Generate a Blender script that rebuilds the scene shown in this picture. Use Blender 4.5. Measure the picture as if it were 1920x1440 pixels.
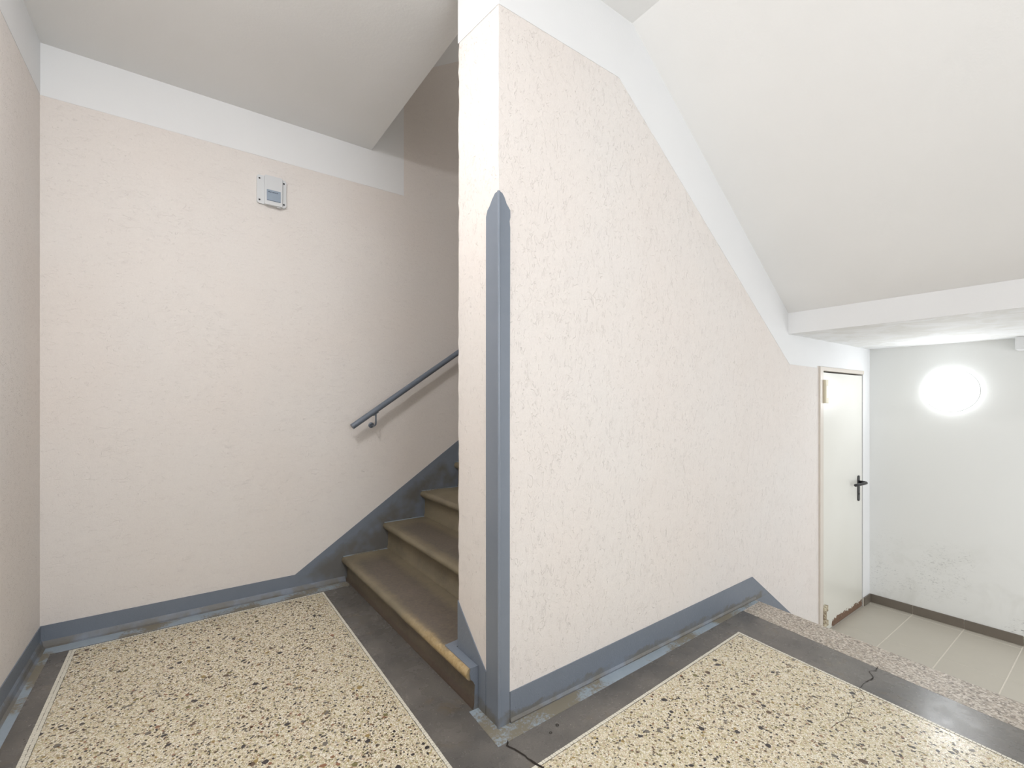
import bpy, bmesh, math, random
from mathutils import Vector, Matrix
random.seed(7)
for o in list(bpy.data.objects): bpy.data.objects.remove(o)
scene = bpy.context.scene
C = scene.collection
PI = math.pi

# ------------------------------------------------------------------ camera
CAM_H = 1.27
ANG = math.radians(54.303)                      # heading of the view, from +X
cam = bpy.data.cameras.new('camera'); cam_o = bpy.data.objects.new('camera', cam); C.objects.link(cam_o)
cam.sensor_fit = 'HORIZONTAL'; cam.sensor_width = 36; cam.lens = 36*855/1920
cam.shift_y = 34/1920; cam.clip_start = 0.02
cam_o.location = (0, 0, CAM_H); cam_o.rotation_euler = (PI/2, 0, ANG - PI/2)
scene.camera = cam_o

# ------------------------------------------------------------------ world, exposure
w = bpy.data.worlds.new('world'); scene.world = w; w.use_nodes = True
w.node_tree.nodes['Background'].inputs[0].default_value = (0.8, 0.9, 1, 1)
w.node_tree.nodes['Background'].inputs[1].default_value = 0.6
vs = scene.view_settings
vs.view_transform = 'Standard'; vs.look = 'None'; vs.gamma = 1; vs.use_curve_mapping = False
vs.exposure = 0.0
LAMP_LANDING = 112.0      # emission of the ceiling lamp over the upper landing (behind the top of the frame)
LAMP_WALL = 14.0          # emission of the lamp seen on the far wall
FILL_LEFT = 37.0  # unseen fill added behind the camera, left of the pair (watts)
FILL_LOBBY = 27.0  # fill added to brighten the lobby (watts)
FILL_SHAFT = 13.0  # fill added to brighten the upper stair shaft (watts)
FILL_REAR = 5.0            # unseen fill added behind the camera, right of the pair (watts)
WARM = (1.0, 0.988, 0.98); COOL = (0.93, 0.97, 1.0)
def fill_light(name, loc, rot, sx, sy, watts, c=(.93, .965, 1.0)):  # area light, used for the added fills
    l = bpy.data.lights.new(name, 'AREA'); l.shape = 'RECTANGLE'; l.size = sx; l.size_y = sy; l.energy = watts; l.color = c
    o = bpy.data.objects.new(name, l); C.objects.link(o); o.location = loc; o.rotation_euler = rot; return o
fill_light('fill_light_rear', (2.3, -1.27, 1.75), (PI/2, 0, 0), 1.5, 1.3, FILL_REAR)                 # unseen fill behind the camera, added to even out the walls
fill_light('fill_light_rear', (.70, -1.27, 1.75), (PI/2, 0, 0), 1.2, 1.3, FILL_LEFT)            # second added fill, nearer the left wall
fill_light('fill_light_lobby', (4.3, -1.27, .45), (PI/2, 0, 0), .8, 1.8, FILL_LOBBY)               # added fill for the lobby; no entrance is built
fill_light('fill_light_shaft', (3.6, 2.55, 5.2), (0, math.radians(20), 0), .4, .4, FILL_SHAFT, (1, .96, .9))  # added fill for the upper stair shaft; no fixture built

# ------------------------------------------------------------------ material helpers
def srgb(r, g, b):
    f = lambda c: (c/255)/12.92 if c/255 <= .04045 else (((c/255)+.055)/1.055)**2.4
    return (f(r), f(g), f(b), 1)
class NT:
    def __init__(s, name, rough=.6, spec=.5):
        s.m = bpy.data.materials.new(name); s.m.use_nodes = True
        s.n = s.m.node_tree.nodes; s.l = s.m.node_tree.links
        s.b = s.n['Principled BSDF']; s.b.inputs['Roughness'].default_value = rough
        s.b.inputs['Specular IOR Level'].default_value = spec
        s.tc = s.n.new('ShaderNodeTexCoord').outputs['Object']
    def put(s, sock, v):
        if hasattr(v, 'is_output') or isinstance(v, bpy.types.NodeSocket): s.l.new(v, sock)
        else: sock.default_value = v
    def math(s, op, a, b=0, clamp=False):
        n = s.n.new('ShaderNodeMath'); n.operation = op; n.use_clamp = clamp
        s.put(n.inputs[0], a); s.put(n.inputs[1], b); return n.outputs[0]
    def mapping(s, scale=(1, 1, 1), loc=(0, 0, 0), vec=None):
        n = s.n.new('ShaderNodeMapping'); s.l.new(vec or s.tc, n.inputs[0])
        n.inputs['Scale'].default_value = scale; n.inputs['Location'].default_value = loc; return n.outputs[0]
    def noise(s, scale, detail=3, rough=.5, dist=0, vec=None, loc=None):
        n = s.n.new('ShaderNodeTexNoise'); v = vec or s.tc
        if loc: v = s.mapping(loc=loc, vec=v)
        s.l.new(v, n.inputs['Vector'])
        n.inputs['Scale'].default_value = scale; n.inputs['Detail'].default_value = detail
        n.inputs['Roughness'].default_value = rough; n.inputs['Distortion'].default_value = dist
        return n.outputs['Fac']
    def voro(s, scale, feat='F1', vec=None, rnd=1):
        n = s.n.new('ShaderNodeTexVoronoi'); n.feature = feat; s.l.new(vec or s.tc, n.inputs['Vector'])
        n.inputs['Scale'].default_value = scale; n.inputs['Randomness'].default_value = rnd
        return n
    def ramp(s, fac, stops, interp='LINEAR'):
        n = s.n.new('ShaderNodeValToRGB'); s.l.new(fac, n.inputs[0]); r = n.color_ramp; r.interpolation = interp
        f = lambda c: c if hasattr(c, '__len__') else (c, c, c, 1)
        r.elements.remove(r.elements[1]); r.elements[0].position = stops[0][0]; r.elements[0].color = f(stops[0][1])
        for p, c in stops[1:]: r.elements.new(p).color = f(c)
        return n.outputs[0]
    def mix(s, fac, a, b, mode='MIX'):
        n = s.n.new('ShaderNodeMix'); n.data_type = 'RGBA'; n.blend_type = mode
        s.put(n.inputs[0], fac); s.put(n.inputs[6], a); s.put(n.inputs[7], b); return n.outputs[2]
    def sep(s, vec=None):
        n = s.n.new('ShaderNodeSeparateXYZ'); s.l.new(vec or s.tc, n.inputs[0]); return n.outputs
    def col(s, v): s.put(s.b.inputs['Base Color'], v); return s
    def rough(s, v): s.put(s.b.inputs['Roughness'], v); return s
    def bump(s, h, strength=.5, dist=.001):
        n = s.n.new('ShaderNodeBump'); n.inputs['Strength'].default_value = strength
        n.inputs['Distance'].default_value = dist; s.l.new(h, n.inputs['Height'])
        s.l.new(n.outputs[0], s.b.inputs['Normal']); return s

def plaster_height(t, worm=1.0, stretch=(1, 1, 1)):
    """Scratched render: thin worm-like grooves from dragged grains, on a fine sandy skin."""
    sv = t.mapping(scale=stretch)
    def grooves(scale, width, loc, thr):
        n = t.noise(scale, 1.5, .55, .9, vec=sv, loc=loc)
        d = t.math('ABSOLUTE', t.math('SUBTRACT', n, .5))
        g = t.math('SUBTRACT', 1, t.math('DIVIDE', d, width), True)
        m = t.ramp(t.noise(scale*1.3, 2, .5, 0, vec=sv, loc=(loc[1], loc[2], loc[0])), [(thr, 0), (thr+.07, 1)])
        return t.math('MULTIPLY', g, m)
    g1 = grooves(24, .012, (3.1, 1.2, 7.7), .53)
    g2 = grooves(36, .016, (13.1, 5.2, 1.7), .53)
    g3 = grooves(15, .0075, (23.1, 9.2, 4.7), .54)
    g = t.math('MAXIMUM', g1, t.math('MAXIMUM', g2, g3))
    sand = t.noise(170, 3, .6)
    lump = t.noise(38, 2, .5)
    h = t.math('MULTIPLY', g, -1.3*worm)
    h = t.math('ADD', h, t.math('MULTIPLY', sand, .9))
    return t.math('ADD', h, t.math('MULTIPLY', lump, .9)), g

def mat_plaster(name, c, worm=1.0, mott=.5, strength=.55, stretch=(1, 1, 1)):
    t = NT(name, .85, .25)
    h, g = plaster_height(t, worm, stretch)
    big = t.ramp(t.noise(1.7, 3, .5), [(.35, 0), (.7, 1)])
    c2 = (c[0]*1.0, c[1]*.963, c[2]*.94, 1)
    base = t.mix(t.math('MULTIPLY', big, mott), c, c2)
    grain = t.ramp(t.noise(120, 2, .6), [(.3, .965), (.7, 1.0)])
    base = t.mix(1.0, base, grain, 'MULTIPLY')
    base = t.mix(t.math('MULTIPLY', g, .07*worm), base, (.42, .37, .34, 1))
    # the odd scuff
    sc = t.ramp(t.noise(9, 4, .6, 1.5, loc=(5, 5, 2)), [(.74, 0), (.78, .35)])
    base = t.mix(sc, base, (.42, .39, .36, 1))
    return t.col(base).bump(h, strength, .0022).m

WALLC = srgb(230, 225, 221)
M = {}
M['plaster'] = mat_plaster('scratched_plaster', WALLC, 1.0, stretch=(1, .9, 1))
M['plaster_back'] = mat_plaster('scratched_plaster_rubbed_sideways', WALLC, .85, stretch=(.62, 1, 1.35))
M['plaster_mid'] = mat_plaster('scratched_plaster_rubbed_upright', WALLC, 1.0, strength=.65, stretch=(1.3, 1.1, .62))
def mk_white(name, c, fine=.35, r=.7, scale=130):
    t = NT(name, r, .3)
    v = t.ramp(t.noise(2.2, 3, .5), [(.3, .975), (.7, 1)])
    return t.col(t.mix(1, c, v, 'MULTIPLY')).bump(t.math('ADD', t.noise(scale, 3, .6), t.noise(22, 2, .5)), fine, .0012).m
M['band'] = mk_white('white_band_paint', srgb(233, 234, 235), .25)
M['ceiling'] = mk_white('ceiling_paint', srgb(238, 238, 237), .5, .8, 90)

def mk_rough_under():
    t = NT('patched_white_plaster', .75, .3)
    p = t.noise(5, 4, .6, 1)
    m = t.ramp(p, [(.42, 0), (.6, 1)])
    return t.col(t.mix(m, srgb(226, 226, 224), srgb(236, 237, 238))).bump(t.math('ADD', p, t.math('MULTIPLY', t.noise(30, 3), .3)), .6, .008).m
M['low_ceiling'] = mk_rough_under()

def mk_far():
    t = NT('smooth_white_wall_with_scuffs', .7, .3)
    z = t.sep()[2]; y = t.sep()[1]
    low = t.ramp(t.math('ADD', t.math('MULTIPLY', z, -1), .25), [(.05, 0), (.45, 1)])     # scuffs only low on the wall
    right = t.ramp(t.math('SUBTRACT', 1.5, y), [(.3, .35), (.9, 1)])
    v = t.mapping(scale=(1, 1, 2.2))
    a = t.ramp(t.noise(26, 4, .7, 1.8, vec=v), [(.56, 0), (.62, 1)])
    b = t.ramp(t.noise(3.4, 2, .5, loc=(1.5, 2.2, .3)), [(.47, 0), (.60, 1)])
    m = t.math('MULTIPLY', t.math('MULTIPLY', a, b), t.math('MULTIPLY', low, right))
    smear = t.math('MULTIPLY', t.ramp(t.noise(3, 4, .6, .5, loc=(4, 1, 2)), [(.5, 0), (.75, 1)]), t.math('MULTIPLY', low, .45))
    base = t.mix(smear, srgb(232, 233, 231), srgb(196, 196, 188))
    base = t.mix(t.math('MULTIPLY', m, .8), base, srgb(134, 136, 136))
    return t.col(base).bump(t.noise(60, 4, .6), .25, .0012).m
M['far_wall'] = mk_far()

def mk_blue(name, c, dirt_h=.045, bump=.5, worm=.8, r=.42):
    t = NT(name, r, .5)
    h, g = plaster_height(t, worm)
    z = t.sep()[2]
    n = t.noise(14, 4, .65, .6)
    zz = t.math('SUBTRACT', z, t.math('MULTIPLY', t.math('SUBTRACT', n, .5), .09))
    m = t.ramp(t.math('DIVIDE', zz, dirt_h), [(.0, .85), (.75, .6), (1.0, 0)])
    m = t.math('MULTIPLY', m, t.math('GREATER_THAN', z, -.004))
    mm = t.math('MULTIPLY', m, t.ramp(t.noise(5, 3, .6), [(.36, 0), (.52, 1)]))
    var = t.mix(t.noise(6, 4, .6), c, (c[0]*.84, c[1]*.86, c[2]*.86, 1))
    base = t.mix(mm, var, srgb(104, 98, 86))
    return t.col(base).bump(h, bump, .0014).m
BLUE = srgb(124, 132, 144)
M['skirt'] = mk_blue('blue_grey_skirting_paint', BLUE)
M['guard'] = mk_blue('blue_grey_metal_paint', srgb(128, 136, 148), .05, .12, .2, .3)
def mk_stairskirt():
    t = NT('blue_grey_paint_up_the_stairs', .5, .4)
    h, g = plaster_height(t, .8)
    x, y, z = t.sep()
    # grime follows the line of the treads
    k = t.math('SUBTRACT', z, t.math('MULTIPLY', t.math('SUBTRACT', x, .62), .677))
    n = t.noise(11, 4, .65, .6)
    m = t.math('MULTIPLY', t.ramp(t.math('ADD', k, t.math('MULTIPLY', t.math('SUBTRACT', n, .5), .12)), [(.0, .7), (.045, .45), (.08, 0)]),
               t.ramp(t.noise(4, 3, .6), [(.38, 0), (.56, 1)]))
    c = BLUE
    base = t.mix(m, t.mix(t.noise(6, 4, .6), c, (c[0]*.82, c[1]*.84, c[2]*.84, 1)), srgb(98, 92, 80))
    return t.col(base).bump(h, .5, .0014).m
M['stair_skirt'] = mk_stairskirt()

def mk_floor_paint():
    t = NT('worn_light_blue_floor_paint', .45, .5)
    x, y, z = t.sep()
    wear = t.ramp(t.math('ADD', t.noise(3.2, 3, .5, loc=(.4, 1.9, 0)), t.math('MULTIPLY', t.math('SUBTRACT', t.noise(70, 3, .7), .5), .35)), [(.46, 0), (.54, 1)])
    base = t.mix(t.noise(30, 3), srgb(158, 170, 180), srgb(140, 152, 163))
    base = t.mix(wear, base, srgb(126, 120, 106))
    return t.col(base).bump(t.noise(60, 3), .3, .001).m
M['floor_paint'] = mk_floor_paint()

def mk_concrete():
    t = NT('polished_dark_concrete_border', .33, .5)
    a = t.mix(t.ramp(t.noise(4, 4, .6), [(.25, 0), (.75, 1)]), srgb(84, 82, 80), srgb(122, 117, 111))
    a = t.mix(t.ramp(t.noise(160, 2, .6), [(.35, 0), (.65, .35)]), a, srgb(78, 76, 74))
    sp = t.voro(55)
    s2 = t.math('MULTIPLY', t.math('LESS_THAN', sp.outputs['Distance'], .10), t.math('GREATER_THAN', t.sep(sp.outputs['Color'])[0], .72))
    a = t.mix(s2, a, srgb(168, 160, 148))
    stain = t.ramp(t.noise(6, 4, .6, 1, loc=(2, 7, 1)), [(.60, 0), (.72, .5)])
    a = t.mix(stain, a, srgb(110, 98, 80))
    r = t.ramp(t.noise(9, 4, .6), [(.3, .22), (.7, .32)])
    return t.col(a).rough(r).bump(t.noise(45, 3, .5), .07, .0012).m
M['concrete'] = mk_concrete()

def mk_terrazzo():
    t = NT('cream_terrazzo', .3, .5)
    warp = t.noise(60, 2)
    v1 = t.voro(175); d1 = t.voro(175, 'DISTANCE_TO_EDGE')
    r = t.sep(v1.outputs['Color'])[0]
    chips = t.ramp(r, [(0, srgb(232, 222, 198)), (.2, srgb(214, 202, 172)), (.4, srgb(236, 230, 214)), (.58, srgb(198, 188, 150)), (.7, srgb(226, 216, 196)), (.84, srgb(205, 184, 160)), (.93, srgb(160, 146, 120)), (.97, srgb(120, 112, 100))], 'CONSTANT')
    edge = t.ramp(d1.outputs['Distance'], [(.02, 1), (.11, 0)])
    c = t.mix(t.math('MULTIPLY', edge, .7), chips, srgb(140, 128, 104))
    big = t.noise(1.6, 3, .5)
    c = t.mix(t.ramp(big, [(.42, 0), (.7, .18)]), c, srgb(196, 188, 156))
    ro = t.ramp(t.noise(10, 4, .6), [(.3, .19), (.7, .27)])
    return t.col(c).rough(ro).bump(d1.outputs['Distance'], .08, .001).m
M['terrazzo'] = mk_terrazzo()
def simple(name, c, r=.5, nscale=40, var=.85, b=.1, metal=0, spec=.5):
    t = NT(name, r, spec); t.b.inputs['Metallic'].default_value = metal
    n = t.noise(nscale, 3, .6)
    return t.col(t.mix(n, c, (c[0]*var, c[1]*var, c[2]*var, 1))).bump(n, b, .001).m
CH = [simple('chip_charcoal', srgb(66, 62, 62), .3), simple('chip_brown', srgb(104, 86, 70), .3), simple('chip_ochre', srgb(160, 138, 88), .3),
      simple('chip_grey', srgb(118, 112, 102), .3), simple('chip_rust', srgb(148, 108, 82), .3), simple('chip_olive', srgb(124, 118, 78), .3), simple('chip_pale', srgb(196, 182, 160), .3)]
M['tessera'] = simple('cream_marble_tessera', srgb(226, 221, 206), .3, 20, .86)
M['mortar'] = simple('mosaic_mortar', srgb(112, 106, 92), .7)
M['crack'] = simple('crack_shadowed_dirt', srgb(40, 33, 28), .95, b=.3)

def mk_granite():
    t = NT('speckled_granite', .4, .4)
    v = t.voro(130)
    c = t.ramp(t.sep(v.outputs['Color'])[0], [(0, srgb(186, 178, 166)), (.25, srgb(158, 148, 136)), (.45, srgb(208, 200, 190)), (.65, srgb(136, 127, 117)), (.8, srgb(172, 158, 144)), (.93, srgb(106, 97, 89))], 'CONSTANT')
    c = t.mix(.22, c, t.ramp(t.noise(90, 3, .7), [(.3, srgb(126, 114, 100)), (.7, srgb(196, 186, 172))]))
    x, y, z = t.sep()
    return t.col(c).bump(t.noise(90, 3), .15, .001).m
M['granite'] = mk_granite()

def mk_step(x0):
    """Old stone step: brown worn centre, olive edges, pale chipped nosing close to the free end."""
    t = NT('worn_brown_stone', .5, .4)
    x, y, z = t.sep()
    n = t.noise(7, 5, .6, .6); nf = t.noise(60, 4, .65)
    u = t.math('DIVIDE', t.math('SUBTRACT', x, x0), .30)
    e1 = t.ramp(t.math('ADD', u, t.math('MULTIPLY', t.math('SUBTRACT', n, .5), .22)), [(.10, 0), (.26, 1), (.78, 1), (.95, .2)])
    e2 = t.ramp(t.math('ADD', t.math('SUBTRACT', 3.335, y), t.math('MULTIPLY', t.math('SUBTRACT', n, .5), .2)), [(.08, 0), (.24, 1)])
    cen = t.math('MULTIPLY', e1, e2)
    c = t.mix(cen, srgb(136, 126, 104), srgb(104, 95, 88))
    c = t.mix(t.ramp(t.noise(3.2, 4, .6, loc=(1, 1, 1)), [(.35, 0), (.7, .5)]), c, srgb(74, 68, 62))
    c = t.mix(t.ramp(nf, [(.35, 0), (.7, .3)]), c, srgb(140, 128, 106))
    if x0 < 1:
        # chipped, paler nosing towards the free end
        f = t.ramp(t.math('ADD', t.math('SUBTRACT', 2.35, y), t.math('MULTIPLY', t.math('SUBTRACT', n, .5), .35)), [(.05, 0), (.5, 1)])
        nz = t.ramp(t.math('ADD', t.math('SUBTRACT', x, x0), t.math('MULTIPLY', t.math('SUBTRACT', t.noise(28, 4, .6), .5), .06)), [(.035, 1), (.06, 0)])
        zt = t.ramp(t.math('ADD', z, t.math('MULTIPLY', t.math('SUBTRACT', n, .5), .05)), [(.10, 0), (.145, 1)])
        k = t.math('MULTIPLY', t.math('MULTIPLY', f, nz), zt)
        c = t.mix(t.math('MULTIPLY', k, .85), c, t.ramp(nf, [(.35, srgb(166, 140, 92)), (.6, srgb(190, 166, 126))]))
        low = t.ramp(t.math('ADD', z, t.math('MULTIPLY', t.math('SUBTRACT', n, .5), .04)), [(.02, 1), (.06, 0)])
        c = t.mix(t.math('MULTIPLY', low, .7), c, srgb(70, 54, 46))
    return t.col(c).bump(t.math('ADD', n, t.math('MULTIPLY', nf, .5)), .3, .003).m
M['stone1'] = mk_step(.905)
M['stone'] = mk_step(1.205)

M['rail'] = simple('blue_grey_gloss_paint', srgb(112, 121, 134), .28, 30, .9, .05)
M['plastic'] = simple('light_grey_plastic', srgb(214, 216, 218), .4, 200, .97, .02)
M['panel'] = simple('grey_blue_label', srgb(150, 164, 180), .35, 200, .96, 0)
M['ink'] = simple('dark_print', srgb(72, 86, 104), .5)
M['dark'] = simple('screw_hole_dark', srgb(38, 38, 42), .6)
M['black'] = simple('black_plastic', srgb(34, 35, 40), .35, 60, .8, .05)
M['gap'] = simple('dark_rebate', srgb(70, 66, 66), .8)
M['frame'] = simple('cream_steel_paint', srgb(216, 208, 198), .4, 12, .94, .05)
M['tile'] = simple('grey_beige_tile', srgb(190, 184, 172), .38, 7, .93, .12)
M['grout'] = simple('pale_grout', srgb(222, 216, 204), .8)
M['tile_dark'] = simple('brown_grey_tile', srgb(118, 110, 100), .4, 9, .82, .12)
def mk_leaf():
    t = NT('white_steel_door_with_rust', .3, .5)
    x, y, z = t.sep()
    n = t.noise(28, 4, .65, .5)
    hh = t.math('ADD', t.math('SUBTRACT', z, -.545), t.math('MULTIPLY', t.math('SUBTRACT', n, .5), .11))
    m = t.math('MULTIPLY', t.math('LESS_THAN', hh, .062), t.math('GREATER_THAN', t.math('ADD', x, t.math('MULTIPLY', n, .2)), 4.33))
    rust = t.mix(t.noise(50, 4, .6), srgb(92, 70, 56), srgb(132, 106, 86))
    base = t.mix(t.ramp(t.noise(1.6, 2), [(.3, 0), (.7, 1)]), srgb(230, 229, 223), srgb(224, 223, 216))
    grime = t.ramp(t.math('ADD', z, .545), [(.0, .35), (.8, 0)])
    base = t.mix(grime, base, srgb(204, 201, 186))
    t.rough(t.math('ADD', t.math('MULTIPLY', m, .5), .32))
    return t.col(t.mix(m, base, rust)).bump(t.math('ADD', t.math('MULTIPLY', m, -1.0), t.math('MULTIPLY', n, .1)), .4, .002).m
M['leaf'] = mk_leaf()
def mk_hinge():
    t = NT('worn_cream_hinge', .45, .5)
    z = t.sep()[2]
    m = t.math('MULTIPLY', t.ramp(t.math('MULTIPLY', z, -1), [(.2, 0), (.3, 1)]), t.ramp(t.noise(40, 3, .6), [(.45, 0), (.55, 1)]))
    return t.col(t.mix(t.math('MULTIPLY', m, .75), srgb(206, 198, 174), srgb(110, 84, 60))).m
M['hinge'] = mk_hinge()
def emit(name, c, s):
    m = bpy.data.materials.new(name); m.use_nodes = True; b = m.node_tree.nodes['Principled BSDF']
    b.inputs['Base Color'].default_value = (.9, .9, .9, 1); b.inputs['Emission Color'].default_value = (*c, 1)
    b.inputs['Emission Strength'].default_value = s; return m
M['glow_wall'] = emit('opal_diffuser_lit_cool', COOL, LAMP_WALL)
M['glow_landing'] = emit('opal_diffuser_lit_warm', WARM, LAMP_LANDING)

# ------------------------------------------------------------------ mesh helpers
def obj(name, bm, mat, parent=None, smooth=False):
    bmesh.ops.recalc_face_normals(bm, faces=bm.faces)
    me = bpy.data.meshes.new(name); bm.to_mesh(me); bm.free()
    for m in (mat if isinstance(mat, (list, tuple)) else [mat]): me.materials.append(m)
    if smooth:
        for p in me.polygons: p.use_smooth = True
    o = bpy.data.objects.new(name, me); C.objects.link(o)
    if parent: o.parent = parent
    return o
def new(): return bmesh.new()
def add_box(bm, x0, x1, y0, y1, z0, z1, mi=0, bev=0):
    vs_ = [bm.verts.new(p) for p in ((x0,y0,z0),(x1,y0,z0),(x1,y1,z0),(x0,y1,z0),(x0,y0,z1),(x1,y0,z1),(x1,y1,z1),(x0,y1,z1))]
    fs = [bm.faces.new([vs_[i] for i in f]) for f in ((0,3,2,1),(4,5,6,7),(0,1,5,4),(1,2,6,5),(2,3,7,6),(3,0,4,7))]
    for f in fs: f.material_index = mi
    if bev:
        es = {e for f in fs for e in f.edges}
        bmesh.ops.bevel(bm, geom=list(es), offset=bev, segments=2, affect='EDGES', profile=.5)
    return fs
def box(name, x0, x1, y0, y1, z0, z1, mat, parent=None, bev=0):
    bm = new(); add_box(bm, x0, x1, y0, y1, z0, z1, 0, bev); return obj(name, bm, mat, parent)
def add_prism(bm, pts, axis, a, b):
    """Polygon pts in the plane across `axis`, extruded from a to b."""
    def P(p, t): return {'y': (p[0], t, p[1]), 'x': (t, p[0], p[1]), 'z': (p[0], p[1], t)}[axis]
    A = [bm.verts.new(P(p, a)) for p in pts]; B = [bm.verts.new(P(p, b)) for p in pts]
    fa = bm.faces.new(A); fb = bm.faces.new(B[::-1]); n = len(pts)
    for i in range(n): bm.faces.new((A[i], A[(i+1) % n], B[(i+1) % n], B[i]))
    bm.normal_update(); bmesh.ops.triangulate(bm, faces=[f for f in (fa, fb) if len(f.verts) > 4])
def prism(name, pts, axis, a, b, mat, parent=None):
    bm = new(); add_prism(bm, pts, axis, a, b); return obj(name, bm, mat, parent)
def add_tube(bm, pts, r, seg=12, caps=True):
    pts = [Vector(p) for p in pts]; rings = []
    up = Vector((0, 0, 1))
    for i, p in enumerate(pts):
        d = (pts[min(i+1, len(pts)-1)] - pts[max(i-1, 0)]).normalized()
        a = d.cross(up)
        if a.length < .05: a = d.cross(Vector((1, 0, 0)))
        a.normalize(); b = a.cross(d)
        rings.append([bm.verts.new(p + r*(math.cos(2*PI*k/seg)*a + math.sin(2*PI*k/seg)*b)) for k in range(seg)])
    for A, B in zip(rings, rings[1:]):
        for k in range(seg): bm.faces.new((A[k], A[(k+1) % seg], B[(k+1) % seg], B[k]))
    if caps: bm.faces.new(rings[0][::-1]); bm.faces.new(rings[-1])
def add_lathe(bm, prof, M4, seg=32):
    """prof: (radius, height) pairs turned about local Z, placed by M4."""
    rings = []
    for r, h in prof:
        if r < 1e-6: rings.append([bm.verts.new(M4 @ Vector((0, 0, h)))])
        else: rings.append([bm.verts.new(M4 @ Vector((r*math.cos(2*PI*k/seg), r*math.sin(2*PI*k/seg), h))) for k in range(seg)])
    for A, B in zip(rings, rings[1:]):
        for k in range(seg):
            a = [A[k % len(A)]]; 
            if len(A) > 1: a.append(A[(k+1) % seg])
            b = [B[(k+1) % len(B)]]
            if len(B) > 1: b.append(B[k])
            if len(a+b) >= 3: bm.faces.new(a+b)
def struct(o): o['kind'] = 'structure'; return o
def thing(name, label, cat, loc=(0, 0, 0), group=None):
    o = bpy.data.objects.new(name, None); C.objects.link(o); o.location = loc; o.empty_display_size = .1
    o['label'] = label; o['category'] = cat
    if group: o['group'] = group
    return o
def kid(o, parent):                    # parent a mesh that is written in world coordinates
    o.parent = parent; o.matrix_parent_inverse = Matrix.Translation(-Vector(parent.location)); return o

# ------------------------------------------------------------------ main dimensions (metres)
XA, YB, YC, XE, YE, XD = -.606, 3.335, 1.473, .995, 1.80, 5.07   # wall planes; XE = end face of the middle wall
YF = -1.3                                                        # wall behind the camera
ZC, ZL, ZLOW = 3.127, 1.749, -.545                               # ceiling, low ceiling, lower floor
def edge_x(y, x1, x2, y1=1.473, y2=.30): return x1 + (x2-x1)*(y-y1)/(y2-y1)
gin = lambda y: edge_x(y, 2.768, 2.640)
gout = lambda y: edge_x(y, 2.992, 2.880)
pin = lambda y: edge_x(y, 2.500, 2.392)

# ------------------------------------------------------------------ walls
struct(box('wall_left', XA-.2, XA, YF-.2, YB+.2, -.2, ZC+.3, M['plaster']))
struct(box('wall_back', XA, 5.2, YB, YB+.2, -.2, 7.2, M['plaster_back']))
struct(box('wall_front', XA, XD+.2, YF-.2, YF, -.75, ZC+.3, M['plaster']))
struct(box('wall_right', XD, XD+.2, YF, YE, -.75, 2.2, M['far_wall']))
bm = new(); prev = None
nz = 190
for i in range(nz+1):
    z = -.75 + 7.9*i/nz
    jb = random.uniform(-.0035, .0035) if z > .2 else 0
    jf = random.uniform(-.0012, .0012) if z > 2.1 else 0
    ring = [bm.verts.new(p) for p in ((XE+jf, YC, z), (XE+.012, YC, z), (1.2, YC, z), (3.965, YC, z), (3.965, YE, z), (XE+.012, YE, z), (XE+random.uniform(0, .003), YE+jb-.004, z), (XE, YE-.02, z))]
    if prev:
        for k in range(8): bm.faces.new((prev[k], prev[(k+1) % 8], ring[(k+1) % 8], ring[k]))
    else: bm.faces.new(ring[::-1])
    prev = ring
bm.faces.new(prev)
struct(obj('wall_middle', bm, M['plaster_mid']))
bm = new(); add_box(bm, 3.965, XD+.2, YC, YE, 1.545, 7.15); add_box(bm, 4.90, XD, YC, YE, -.75, 1.545); add_box(bm, 3.965, 4.90, YE-.12, YE, -.75, 1.545)
struct(obj('wall_middle', bm, M['band']))
# upper stair shaft closing walls
struct(box('wall_end', 5.0, 5.2, YE, YB, 0, 7.2, M['plaster']))
struct(box('wall_upper', .70, .90, YC, YB, ZC+.27, 5.2, M['plaster']))

# ------------------------------------------------------------------ ceilings and soffits
struct(box('ceiling', XA, 1.120, YF, YB, ZC, ZC+.27, M['ceiling']))
struct(box('ceiling', 1.120, 1.783, YF, YC, ZC, ZC+.27, M['ceiling']))
struct(prism('ceiling', [(1.783, ZC), (3.455, 1.894), (3.455, 2.17), (1.783, ZC+.27)], 'y', YF, YC, M['ceiling']))
struct(box('ceiling', 3.455, XD, YF, YC, ZL, 2.05, M['low_ceiling']))
struct(box('trim_1', 3.449, 3.4549, YF, YC-.0005, ZL+.0005, 1.896, M['band']))     # smooth painted face of the downstand beam
struct(box('trim_2', 4.93, XD, YF, .561, 1.652, ZL, M['band'], bev=.006))          # small downstand at the far wall
struct(prism('ceiling', [(.70, 4.00), (.70, 4.25), (5.2, 7.2), (5.2, 6.93)], 'y', YE, YB, M['ceiling']))

# ------------------------------------------------------------------ painted white bands below the ceilings
t_ = .0016
struct(prism('trim_3', [(XA, 2.857), (1.371, 2.857), (1.371, 4.2), (1.118, 4.2), (1.118, ZC), (XA, ZC)], 'y', YB-t_, YB, M['band']))
struct(prism('trim_4', [(YF, 2.862), (YB, 2.857), (YB, ZC), (YF, ZC)], 'x', XA, XA+t_, M['band']))
struct(prism('trim_5', [(XE, 2.822), (1.687, 2.822), (3.471, 1.538), (3.93, 1.533), (3.93, 1.5475), (XD, 1.5475), (XD, ZL), (3.455, ZL), (3.455, 1.894), (1.783, ZC), (XE, ZC)], 'y', YC-t_, YC, M['band']))
struct(prism('trim_6', [(YC, 2.822), (YE-.003, 2.872), (YE-.003, ZC), (YC, ZC)], 'x', XE-t_, XE, M['band']))
struct(prism('trim_7', [(1.0, 3.56), (5.0, 6.10), (5.0, 6.9), (1.0, 4.2)], 'y', YB-t_, YB, M['band']))

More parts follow.
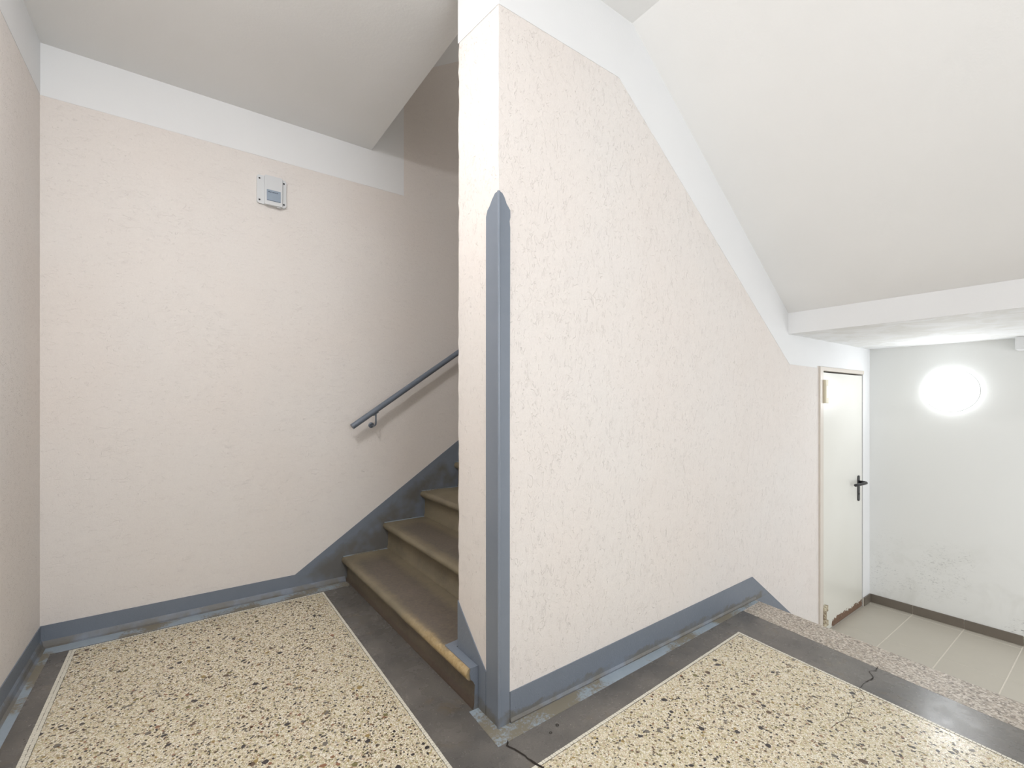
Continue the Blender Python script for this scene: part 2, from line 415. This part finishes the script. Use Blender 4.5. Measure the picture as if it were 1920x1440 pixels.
# ------------------------------------------------------------------ skirtings painted blue-grey, with a coved foot
def cove_pts(s): return s
bm = new()
add_prism(bm, [(XA, 0), (4.9, 0), (4.9, 3.022), (.603, .112), (XA, .112)], 'y', YB-.004, YB-.0002)
struct(obj('baseboard_back', bm, M['stair_skirt']))
def cove(name, a, b, inward, h=.03, d=.035, axis='x', w_=0):
    bm = new()
    if axis == 'x':
        pr = [(w_, 0), (w_+inward*(d+.004), 0), (w_+inward*(d*.45+.004), h*.3), (w_+inward*.007, h), (w_, h+.012)]
        add_prism(bm, pr, 'x', a, b)
    else:
        pr = [(w_, 0), (w_+inward*(d+.004), 0), (w_+inward*(d*.45+.004), h*.3), (w_+inward*.007, h), (w_, h+.012)]
        add_prism(bm, pr, 'y', a, b)
    return struct(obj(name, bm, M['skirt']))
cove('trim_8', XA, .93, -1, axis='x', w_=YB-.003, d=.024, h=.022)
cove('trim_9', YF, YB, +1, axis='y', w_=XA+.003, d=.02)
cove('trim_10', XE+.052, 2.985, -1, axis='x', w_=YC-.0035, d=.002, h=.007)
struct(prism('baseboard_left', [(YF, 0), (YB, 0), (YB, .112), (YF, .132)], 'x', XA+.0002, XA+.004, M['skirt']))
struct(prism('baseboard_middle', [(1.047, 0), (2.985, 0), (2.985, -.545), (3.62, -.545), (3.62, -.318), (2.949, .153), (1.047, .122)], 'y', YC-.004, YC-.0002, M['skirt']))
struct(prism('baseboard_end', [(1.563, 0), (YE-.004, 0), (YE-.004, .385), (1.76, .352), (1.66, .262), (1.563, .178)], 'x', XE-.004, XE-.0002, M['skirt']))

# ------------------------------------------------------------------ landing floor
fl = struct(prism('floor', [(XA-.2, YF-.2), (gin(YF-.2)-.001, YF-.2), (gin(1.474)-.001, 1.474), (XE+.1, 1.474), (XE+.1, YB), (XA-.2, YB)], 'z', -.25, 0, M['concrete']))
PL = [(-.468, YF+.35), (.756, YF+.35), (.756, 3.212), (-.478, 3.212)]
PR = [(.986, YF+.35), (pin(YF+.35), YF+.35), (pin(1.315), 1.318), (.986, 1.245)]
PR = [(.986, YF+.35), (pin(YF+.35), YF+.35), (2.487, 1.316), (.975, 1.246)]
def inset(p, d):
    cx_ = sum(q[0] for q in p)/4; cy_ = sum(q[1] for q in p)/4
    return [(q[0]-math.copysign(d, q[0]-cx_), q[1]-math.copysign(d, q[1]-cy_)) for q in p]
def chip_poly(bm, x, y, r, z, mi, el):
    n = random.randint(5, 8); a0 = random.random()*6.28; st = random.uniform(.55, 1); th = random.random()*PI
    vs_ = []
    for k in range(n):
        a = a0 + 2*PI*k/n + random.uniform(-.25, .25); rr = r*random.uniform(.72, 1.1)
        u, v = rr*math.cos(a), rr*st*math.sin(a)
        vs_.append(bm.verts.new((x+u*math.cos(th)-v*math.sin(th), y+u*math.sin(th)+v*math.cos(th), z)))
    f = bm.faces.new(vs_); f.material_index = mi
    if f.calc_area() and f.normal.z < 0: f.normal_flip()
def inside(p, x, y):
    for i in range(4):
        a, b = p[i], p[(i+1) % 4]
        if (b[0]-a[0])*(y-a[1]) - (b[1]-a[1])*(x-a[0]) < .010*math.hypot(b[0]-a[0], b[1]-a[1]): return False
    return True
def panel(p, dens, rows):
    obj('terrazzo_panel', (lambda b: (add_prism(b, p, 'z', -.01, .0006), b)[1])(new()), M['terrazzo'], fl)
    bm = new()
    x0 = min(q[0] for q in p); x1 = max(q[0] for q in p); y0 = min(q[1] for q in p); y1 = max(q[1] for q in p)
    q4 = inset(p, .014)
    N = int((x1-x0)*(y1-y0)*dens)
    for i in range(N):
        x = random.uniform(x0, x1); y = random.uniform(y0, y1)
        if not inside(q4, x, y): continue
        k = random.random()
        r = .0028+.0028*random.random() if k < .80 else (.005+.003*random.random() if k < .975 else .009+.006*random.random())
        mi = random.choices(range(7), [30, 22, 9, 20, 8, 9, 4])[0]
        chip_poly(bm, x, y, r, .0009+.00001*(i % 20), mi, 1)
    o = obj('stone_chips', bm, CH, fl); o['kind'] = 'stuff'
    for m_ in o.data.polygons: pass
    # mosaic edging: one row of little cut marble pieces along every side
    bm = new(); pitch = .0130
    for i in range(4):
        a = Vector((*p[i], 0)); b = Vector((*p[(i+1) % 4], 0)); L = (b-a).length; d = (b-a)/L; nrm = Vector((-d.y, d.x, 0))
        if rows[i]:
            wm = .0012+.0135*rows[i]
            q = [a, b, b+nrm*wm, a+nrm*wm]; lo = [bm.verts.new((v.x, v.y, .0)) for v in q]; hi = [bm.verts.new((v.x, v.y, .0009+.00004*i)) for v in q]
            for f in [bm.faces.new(hi)]+[bm.faces.new((lo[k], lo[(k+1) % 4], hi[(k+1) % 4], hi[k])) for k in range(4)]: f.material_index = 1
        for row in range(rows[i]):
            s = 0
            while s < L-.004:
                ln = pitch*random.uniform(.8, 1.2)
                q0 = a + d*(s+.0007) + nrm*(.0006+row*.0135); q1 = a + d*min(L, s+ln-.0007) + nrm*(.0006+row*.0135)
                wv = .0122+random.uniform(-.0012, .001); zt = .0014+random.uniform(-.0002, .0003)
                P4 = [q0, q1, q1+nrm*wv, q0+nrm*wv]
                lo = [bm.verts.new((v.x, v.y, .0)) for v in P4]; hi = [bm.verts.new((v.x+random.uniform(-.0004, .0004), v.y+random.uniform(-.0004, .0004), zt)) for v in P4]
                bm.faces.new(hi)
                for k in range(4): bm.faces.new((lo[k], lo[(k+1) % 4], hi[(k+1) % 4], hi[k]))
                s += ln
    o = obj('mosaic_edging', bm, [M['tessera'], M['mortar']], fl); o['kind'] = 'stuff'
    return o
panel(PL, 3400, (0, 1, 1, 2))
panel(PR, 2500, (0, 1, 1, 1))
def ribbon(name, pts, wd, mat, parent, z=.0019):
    bm = new(); P3 = [Vector((*p, z)) for p in pts]; L, R = [], []
    fine = []
    for a, b in zip(P3, P3[1:]):
        n = max(1, int((b-a).length/.012))
        for k in range(n): fine.append(a.lerp(b, k/n))
    fine.append(P3[-1])
    for i, p in enumerate(fine):
        d = (fine[min(i+1, len(fine)-1)]-fine[max(i-1, 0)]).normalized(); n = Vector((-d.y, d.x, 0))
        j = n*random.uniform(-.0022, .0022); ww = wd*random.uniform(.5, 1.25)*(1 if 0 < i < len(fine)-1 else .2)
        L.append(bm.verts.new(p+j+n*ww/2)); R.append(bm.verts.new(p+j-n*ww/2))
    for i in range(len(L)-1): bm.faces.new((L[i], R[i], R[i+1], L[i+1]))
    return obj(name, bm, mat, parent)
ribbon('crack', [(.986, 1.400), (.968, 1.378), (.985, 1.335), (.992, 1.30), (1.004, 1.235), (1.03, 1.16), (1.09, 1.05)], .007, M['crack'], fl)
ribbon('crack', [(2.702, .757), (2.69, .75), (2.655, .748), (2.62, .765), (2.575, .733), (2.50, .745)], .0036, M['crack'], fl)
ribbon('crack', [(2.50, .745), (2.43, .742), (2.36, .70), (2.29, .725), (2.17, .70), (2.05, .72)], .0016, M['crack'], fl)
for k, (x, y, r) in enumerate(((1.142, 1.335, .006), (1.190, 1.352, .007))):       # two small ring stains
    bm = new(); ring = []
    for i in range(14):
        a = 2*PI*i/14; ring.append((bm.verts.new((x+r*math.cos(a), y+r*math.sin(a), .0012)), bm.verts.new((x+.6*r*math.cos(a), y+.6*r*math.sin(a), .0012))))
    for i in range(14): bm.faces.new((ring[i][0], ring[(i+1) % 14][0], ring[(i+1) % 14][1], ring[i][1]))
    obj('ring_stain', bm, M['crack'], fl)

# strips of paint on the floor along the walls
struct(prism('trim_11', [(.938, 1.392), (gin(1.43), 1.434), (gin(1.47), YC), (XE, YC), (XE, 1.62), (.948, 1.62)], 'z', .0, .0010, M['floor_paint']))
struct(prism('trim_12', [(XA, YF), (XA+.058, YF), (XA+.058, 3.222), (.93, 3.222), (.93, YB), (XA, YB)], 'z', .0, .0009, M['floor_paint']))

# ------------------------------------------------------------------ lower floor with tiles
lf = struct(box('floor', 2.9, XD+.2, YF-.2, YC+.33, ZLOW-.2, ZLOW-.0012, M['grout']))
ys = [1.478, 1.167, .851, .534, .217, -.1, -.417, -.734, -1.05, -1.3]
xs = [(3.10, 3.735), (3.738, 4.367), (4.370, 4.999), (5.004, 5.061)]
shared = {}
for i in range(len(ys)-1):
    for x0, x1 in xs:
        y1, y0 = ys[i]-.003, ys[i+1]+.003
        key = (round(x1-x0, 3), round(y1-y0, 3))
        if key not in shared:
            bm = new(); add_box(bm, 0, x1-x0, 0, y1-y0, -.012, 0, 0, .0012)
            o = obj('tile', bm, M['tile'], lf); shared[key] = o.data
        else:
            o = bpy.data.objects.new('tile', shared[key]); C.objects.link(o); o.parent = lf
        o.location = (x0, y0, ZLOW + random.uniform(-.0004, .0004))
# tiled skirting of the lower lobby
sk = struct(box('baseboard_right', XD-.006, XD, YF, YC, ZLOW, ZLOW+.072, M['grout']))
for i in range(len(ys)-1):
    box('tile', XD-.012, XD-.003, ys[i+1]+.002, min(ys[i], YC-.004)-.002, ZLOW+.004, ZLOW+.076, M['tile_dark'], sk, bev=.0012)
sk2 = struct(box('baseboard_corner', 4.895, XD, YC-.006, YC, ZLOW, ZLOW+.072, M['grout']))
box('tile', 4.902, XD-.014, YC-.012, YC-.003, ZLOW+.004, ZLOW+.076, M['tile_dark'], sk2, bev=.0012)

# ------------------------------------------------------------------ granite steps going down
dn = thing('granite_staircase', 'speckled granite steps going down from the landing edge to the tiled lobby', 'stairs', (2.9, .1, 0))
for k in range(3):
    z = -.1817*k; dx = .30*k
    bm = new()
    ya, yb = YC-.005, YF+.001
    def prof(y):
        xo = gout(y)+dx; xi = (gin(y)+.0015 if k == 0 else gout(y)+dx-.33)
        pts = [(xi, z), (xo-.012, z), (xo-.004, z-.003), (xo, z-.012), (xo, z-.03), (xo-.004, z-.036), (xo-.03, z-.04), (xo-.03, z-.1816), (xi, z-.1816)]
        return [bm.verts.new((p[0], y, p[1]-.0003)) for p in pts]
    A, B = prof(ya), prof(yb)
    bm.faces.new(A); bm.faces.new(B[::-1])
    for i in range(len(A)): bm.faces.new((A[i], A[(i+1) % len(A)], B[(i+1) % len(A)], B[i]))
    kid(obj('step', bm, M['granite']), dn)
struct(prism('trim_13', [(gin(1.434)+.002, 1.434), (gout(1.44)-.02, 1.440), (gout(1.47)-.03, YC-.001), (gin(1.47)+.002, YC-.001)], 'z', 0, .0010, M['floor_paint']))

# ------------------------------------------------------------------ old stone stairs going up
up = thing('stone_staircase', 'worn brown stone stairs with rounded nosings climbing behind the wall end', 'stairs', (.95, 2.5, 0))
tops = [.175, .370, .572] + [.775+.203*k for k in range(10)]
base = 0
for k, zt in enumerate(tops):
    x0 = .905+.30*k; yr = 1.624 if k == 0 else YE+.002; yl = YB-.005
    h = zt-base; ov = .036; R = .026
    def prof(y, back):
        sk_ = (.03 if k == 0 else .0)*(yl-y)/(yl-1.62)
        pts = [(back, 0), (back, zt)]
        pts.append((x0+R, zt))
        for i in range(1, 8):
            a = PI/2 + PI*i/8
            pts.append((x0+R+R*math.cos(a), zt-R+R*math.sin(a)))
        pts += [(x0+R, zt-2*R), (x0+R+.008, zt-2*R-.008), (x0+ov+.004, zt-2*R-.022), (x0+ov+.002, base+.02), (x0+ov-.004, base+.012), (x0+ov-.004, base-.02 if k else 0)]
        if k: pts[0] = (back, base-.02)
        return [(p[0]+(sk_ if i > 1 else 0), y, p[1]) for i, p in enumerate(pts)]
    bm = new(); NY = 60 if k < 4 else 1; rings = []
    stations = [(yl + (yr-yl)*j/NY, x0+.33) for j in range(NY+1)]
    if k == 0:      # the bottom step runs on in front of the wall end
        stations = [q for q in stations if q[0] > YE+.01] + [(YE+.0045, x0+.33), (YE+.004, XE-.0055)] + [(q[0], XE-.0055) for q in stations if q[0] < YE-.005]
    NY = len(stations)-1
    for j, (y, back) in enumerate(stations):
        pr = prof(y, back); vv = []
        for i, p in enumerate(pr):
            dz = dxx = 0
            if k < 4 and 2 <= i <= 9 and 0 < j < NY:     # worn, slightly wavy nosing
                s = math.sin(PI*j/NY)
                dz = -.004*s*(1 if i < 6 else 0) + random.uniform(-.0008, .0008); dxx = random.uniform(-.0009, .0009)
            vv.append(bm.verts.new((p[0]+dxx, p[1], p[2]+dz)))
        rings.append(vv)
    n = len(rings[0])
    for A, B in zip(rings, rings[1:]):
        for i in range(n): bm.faces.new((A[i], A[(i+1) % n], B[(i+1) % n], B[i]))
    caps = [bm.faces.new(rings[0]), bm.faces.new(rings[-1][::-1])]
    bm.normal_update(); bmesh.ops.triangulate(bm, faces=caps)
    st = kid(obj('step', bm, M['stone1'] if k == 0 else M['stone'], smooth=True), up)
    for p in st.data.polygons: p.use_smooth = abs(p.normal.y) < .5
    st.data.set_sharp_from_angle(angle=math.radians(40))
    for p in st.data.polygons: p.use_smooth = abs(p.normal.y) < .5
    if k == 0:
        bm = new(); add_prism(bm, [(.953, 1.6235), (XE-.005, 1.6235), (XE-.005, YE+.005), (1.036, YE+.006), (1.036, YE+.055), (.953, YE+.045)], 'z', zt-.003, zt+.0015)
        add_prism(bm, [(.969, .001), (XE-.005, .001), (XE-.005, zt+.0015), (.955, zt+.0015), (.951, zt-.02), (.955, zt-.045), (.967, zt-.058), (.976, zt-.074), (.974, .02)], 'y', 1.6195, 1.6235)
        e = obj('painted_end', bm, M['skirt'], None); e.parent = st
        e['label'] = 'blue-grey painted end of the bottom step'
    base = zt
# drips of light paint where the steps meet the skirting
for k, zt in enumerate(tops[:5]):
    x0 = .905+.30*k
    kid(box('paint_line', x0+.010, x0+.33, YB-.022, YB-.0055, zt-.001, zt+.0022, M['floor_paint']), up)

# ------------------------------------------------------------------ corner guard on the wall end
bm = new()
def flange(pts, axis, a, b): add_prism(bm, pts, axis, a, b)
flange([(XE-.003, .0), (1.045, 0), (1.046, .6), (1.046, 1.2), (1.048, 1.96), (1.045, 1.985), (1.049, 2.005), (1.048, 2.03), (1.030, 2.052), (1.020, 2.075), (1.010, 2.088), (XE-.003, 2.094)], 'y', YC-.0025, YC-.0005)
flange([(YC-.004, 0), (1.561, 0), (1.563, 1.0), (1.562, 2.02), (1.552, 2.043), (1.535, 2.055), (1.518, 2.075), (1.497, 2.092), (YC-.004, 2.094)], 'x', XE-.0025, XE-.0005)
add_tube(bm, [(XE-.001, YC-.001, .0), (XE-.001, YC-.001, 2.092)], .0065, 12)
g = obj('corner_guard', bm, M['guard']); g['label'] = 'grey-blue painted metal corner guard on the wall end beside the stairs'; g['category'] = 'corner guard'

# ------------------------------------------------------------------ handrail
hr = thing('handrail', 'blue-grey round metal handrail fixed to the wall above the upward stairs', 'handrail', (.96, 3.275, 1.09))
sl = .680; yr_ = 3.233
rz = lambda x: 1.099 + sl*(x-.951)
bm = new(); add_tube(bm, [(.949, yr_, rz(.949)), (.955, yr_, rz(.955)), (2.5, yr_, rz(2.5)), (4.4, yr_, rz(4.4))], .0205, 20)
kid(obj('rail', bm, M['rail'], smooth=False), hr)
for p in bpy.data.objects['rail'].data.polygons:
    if len(p.vertices) == 4: p.use_smooth = True
for bx in (1.118, 2.3, 3.5):
    zr = rz(bx)
    bm = new(); add_tube(bm, [(bx, YB-.002, zr-.112), (bx, YB-.03, zr-.113), (bx, yr_+.03, zr-.113), (bx, yr_+.008, zr-.105), (bx, yr_, zr-.088), (bx, yr_, zr-.03), (bx, yr_, zr-.018)], .0062, 10)
    b = kid(obj('bracket', bm, M['rail'], smooth=True), hr)
    bm = new(); add_lathe(bm, [(0, .009), (.012, .009), (.019, .005), (.021, 0), (0, 0)], Matrix.Translation((bx, YB-.0005, zr-.112)) @ Matrix.Rotation(PI/2, 4, 'X'), 20)
    r_ = obj('rosette', bm, M['rail'], None); r_.parent = b
    bm = new(); add_box(bm, bx-.022, bx+.022, yr_-.009, yr_+.009, -.002, .002)
    bmesh.ops.rotate(bm, verts=bm.verts, cent=(bx, yr_, 0), matrix=Matrix.Rotation(-math.atan(sl), 3, 'Y'))
    bmesh.ops.translate(bm, verts=bm.verts, vec=(0, 0, zr-.0275))
    r_ = obj('saddle', bm, M['rail'], None); r_.parent = b

# ------------------------------------------------------------------ plastic box on the back wall
wb = thing('wall_box', 'small light grey plastic box with a grey-blue label high on the wall', 'electrical box', (.462, YB, 2.635))
x0, x1, z0, z1 = .376, .548, 2.548, 2.730
bm = new()
def rr(xa, xb, za, zb, r, n=5):
    out = []
    for cx_, cz_, a0 in ((xb-r, zb-r, 0), (xa+r, zb-r, PI/2), (xa+r, za+r, PI), (xb-r, za+r, 1.5*PI)):
        for i in range(n+1):
            a = a0 + PI/2*i/n; out.append((cx_+r*math.cos(a), cz_+r*math.sin(a)))
    return out
add_prism(bm, rr(x0, x1, z0, z1, .016), 'y', YB-.016, YB-.0005)
hs = kid(obj('housing', bm, M['plastic']), wb)
bv = hs.modifiers.new('bevel', 'BEVEL'); bv.width = .003; bv.segments = 2; bv.limit_method = 'ANGLE'
bm = new(); add_prism(bm, rr(.418, .521, z0-.004, z1+.001, .008), 'y', YB-.036, YB-.014)
cv = kid(obj('cover', bm, M['plastic']), wb)
bv = cv.modifiers.new('bevel', 'BEVEL'); bv.width = .007; bv.segments = 3; bv.limit_method = 'ANGLE'
bm = new(); add_box(bm, .430, .511, YB-.0375, YB-.0355, 2.569, 2.640, 0, .0008)
lp = obj('label_plate', bm, M['panel'], None); lp.parent = cv; lp['label'] = 'grey-blue label with one line of small dark print'
bm = new(); xx = .437
random.seed(3)
for wl in (5, 8):                                   # one line of tiny print, two words, too small to read
    for _ in range(wl):
        add_box(bm, xx, xx+.0030, YB-.0380, YB-.0374, 2.6225, 2.6225+random.choice((.0045, .006, .0062)))
        xx += .0041
    xx += .0045
add_box(bm, .432, .509, YB-.0380, YB-.0374, 2.570, 2.5725)
t3 = obj('print', bm, M['ink'], None); t3.parent = cv; t3['kind'] = 'stuff'
for sx in (x0+.015, x1-.015):
    for sz in (z0+.022, z1-.022):
        bm = new(); Mx = Matrix.Translation((sx, YB-.0158, sz)) @ Matrix.Rotation(PI/2, 4, 'X')
        add_lathe(bm, [(0, .0008), (.0052, .0008), (.0056, 0), (0, 0)], Mx, 14)
        s_ = obj('screw', bm, M['dark'], None); s_.parent = hs
        bm = new(); add_lathe(bm, [(.0056, .0), (.0062, .0016), (.0085, .0016), (.0092, 0)], Mx, 16)
        s_ = obj('screw_collar', bm, M['plastic'], None); s_.parent = hs
bm = new(); add_box(bm, .49, .512, YB-.028, YB-.014, z0-.010, z0, 0, .002)
kid(obj('latch', bm, M['plastic']), wb)

# ------------------------------------------------------------------ steel door of the lower lobby
door = bpy.data.objects.new('door_1', None); C.objects.link(door); struct(door); door.location = (4.45, YC, ZLOW)
DX0, DX1, DZ = 4.040, 4.888, 1.503
bm = new(); add_box(bm, DX0, DX1, YC+.003, YC+.045, ZLOW+.008, DZ, 0, .0015)
leaf = kid(obj('leaf', bm, M['leaf']), door)
bm = new()
add_box(bm, 3.962, 4.020, YC-.014, YC+.06, ZLOW, 1.545, 0, .003)
add_box(bm, 4.020, 4.90, YC-.010, YC+.06, DZ+.012, 1.5455, 0, .002)
kid(obj('frame', bm, M['frame']), door)
kid(box('rebate', 4.020, 4.899, YC+.05, YC+.06, ZLOW, DZ+.012, M['gap']), door)
for hz0, hz1 in ((1.262, 1.443), (-.475, -.318)):
    bm = new(); hh = hz1-hz0
    add_box(bm, 4.012, 4.090, YC-.022, YC+.004, hz1-.045, hz1, 0, .003)
    add_box(bm, 4.012, 4.094, YC-.022, YC+.004, hz0, hz0+.042, 0, .003)
    hg = kid(obj('hinge', bm, M['hinge']), door)
    bm = new(); add_tube(bm, [(4.022, YC-.020, hz0+.002), (4.022, YC-.020, hz1-.002)], .012, 14)
    p_ = obj('hinge_pin', bm, M['hinge'], None); p_.parent = hg
    bm = new(); add_box(bm, 4.042, 4.090, YC-.012, YC+.004, hz0+.046, hz1-.048, 0, .003)
    p_ = obj('hinge_plate', bm, M['hinge'], None); p_.parent = hg
HX = 4.795
bm = new(); add_prism(bm, rr(HX-.0195, HX+.0195, .405, .628, .0185, 6), 'y', YC-.006, YC+.0035)
es = kid(obj('escutcheon', bm, M['black']), door); bv = es.modifiers.new('b', 'BEVEL'); bv.width = .002; bv.limit_method = 'ANGLE'
bm = new(); add_tube(bm, [(HX+.005, YC-.002, .573), (HX+.005, YC-.044, .573), (HX+.0, YC-.055, .572), (HX-.012, YC-.060, .571), (HX-.06, YC-.058, .570), (HX-.15, YC-.046, .568), (HX-.19, YC-.036, .566)], .0115, 12)
kid(obj('lever', bm, M['black'], smooth=True), door)
bm = new(); add_tube(bm, [(HX, YC-.0055, .470), (HX, YC-.0085, .470)], .0085, 12)
p_ = obj('key_cylinder', bm, M['dark'], None); p_.parent = es

# ------------------------------------------------------------------ lamps
def dome(name, label, M4, R, depth, glow, rim=.030):
    loc = M4.translation
    t = thing(name, label, 'lamp', loc)
    pr = [(R*math.cos(a), .002+rim+depth*math.sin(a)) for a in [PI/2*i/12 for i in range(13)]]; pr[-1] = (0, pr[-1][1])
    bm = new(); add_lathe(bm, [(R, rim)]+pr, M4, 48)
    kid(obj('diffuser', bm, glow, smooth=True), t)
    bm = new(); add_lathe(bm, [(R*1.0, .0005), (R*1.002, rim+.0012), (R*.99, rim+.0012), (R*.99, rim-.001), (0, rim-.001)], M4, 48)
    kid(obj('base', bm, M['plastic']), t)
    return t
dome('wall_lamp', 'round opal glass lamp glowing white on the far wall of the lobby', Matrix.Translation((XD, .930, 1.363)) @ Matrix.Rotation(-PI/2, 4, 'Y'), .168, .04, M['glow_wall'], .008)
dome('ceiling_lamp', 'round opal ceiling lamp over the upper landing, above the frame', Matrix.Translation((-.16, 1.34, ZC)) @ Matrix.Rotation(PI, 4, 'X'), .16, .075, M['glow_landing'], .008)

# unseen frames added around the two fill lights behind the viewer; wall stays solid
win2 = bpy.data.objects.new('added_window_2', None); C.objects.link(win2); struct(win2); win2.location = (.70, YF, 1.75)
bm = new()
for a in ((.02, .10, 1.02, 2.48), (1.30, 1.38, 1.02, 2.48), (.10, 1.30, 1.02, 1.10), (.10, 1.30, 2.40, 2.48)): add_box(bm, a[0], a[1], YF, YF+.045, a[2], a[3], 0, .004)
f_ = kid(obj('added_window_frame', bm, M['band']), win2); f_['kind'] = 'structure'
win = bpy.data.objects.new('added_window_1', None); C.objects.link(win); struct(win); win.location = (2.3, YF, 1.75)
bm = new()
for a in ((1.47, 1.55, 1.02, 2.48), (3.05, 3.13, 1.02, 2.48), (1.55, 3.05, 1.02, 1.10), (1.55, 3.05, 2.40, 2.48)): add_box(bm, a[0], a[1], YF, YF+.045, a[2], a[3], 0, .004)
f_ = kid(obj('added_window_frame', bm, M['band']), win); f_['kind'] = 'structure'
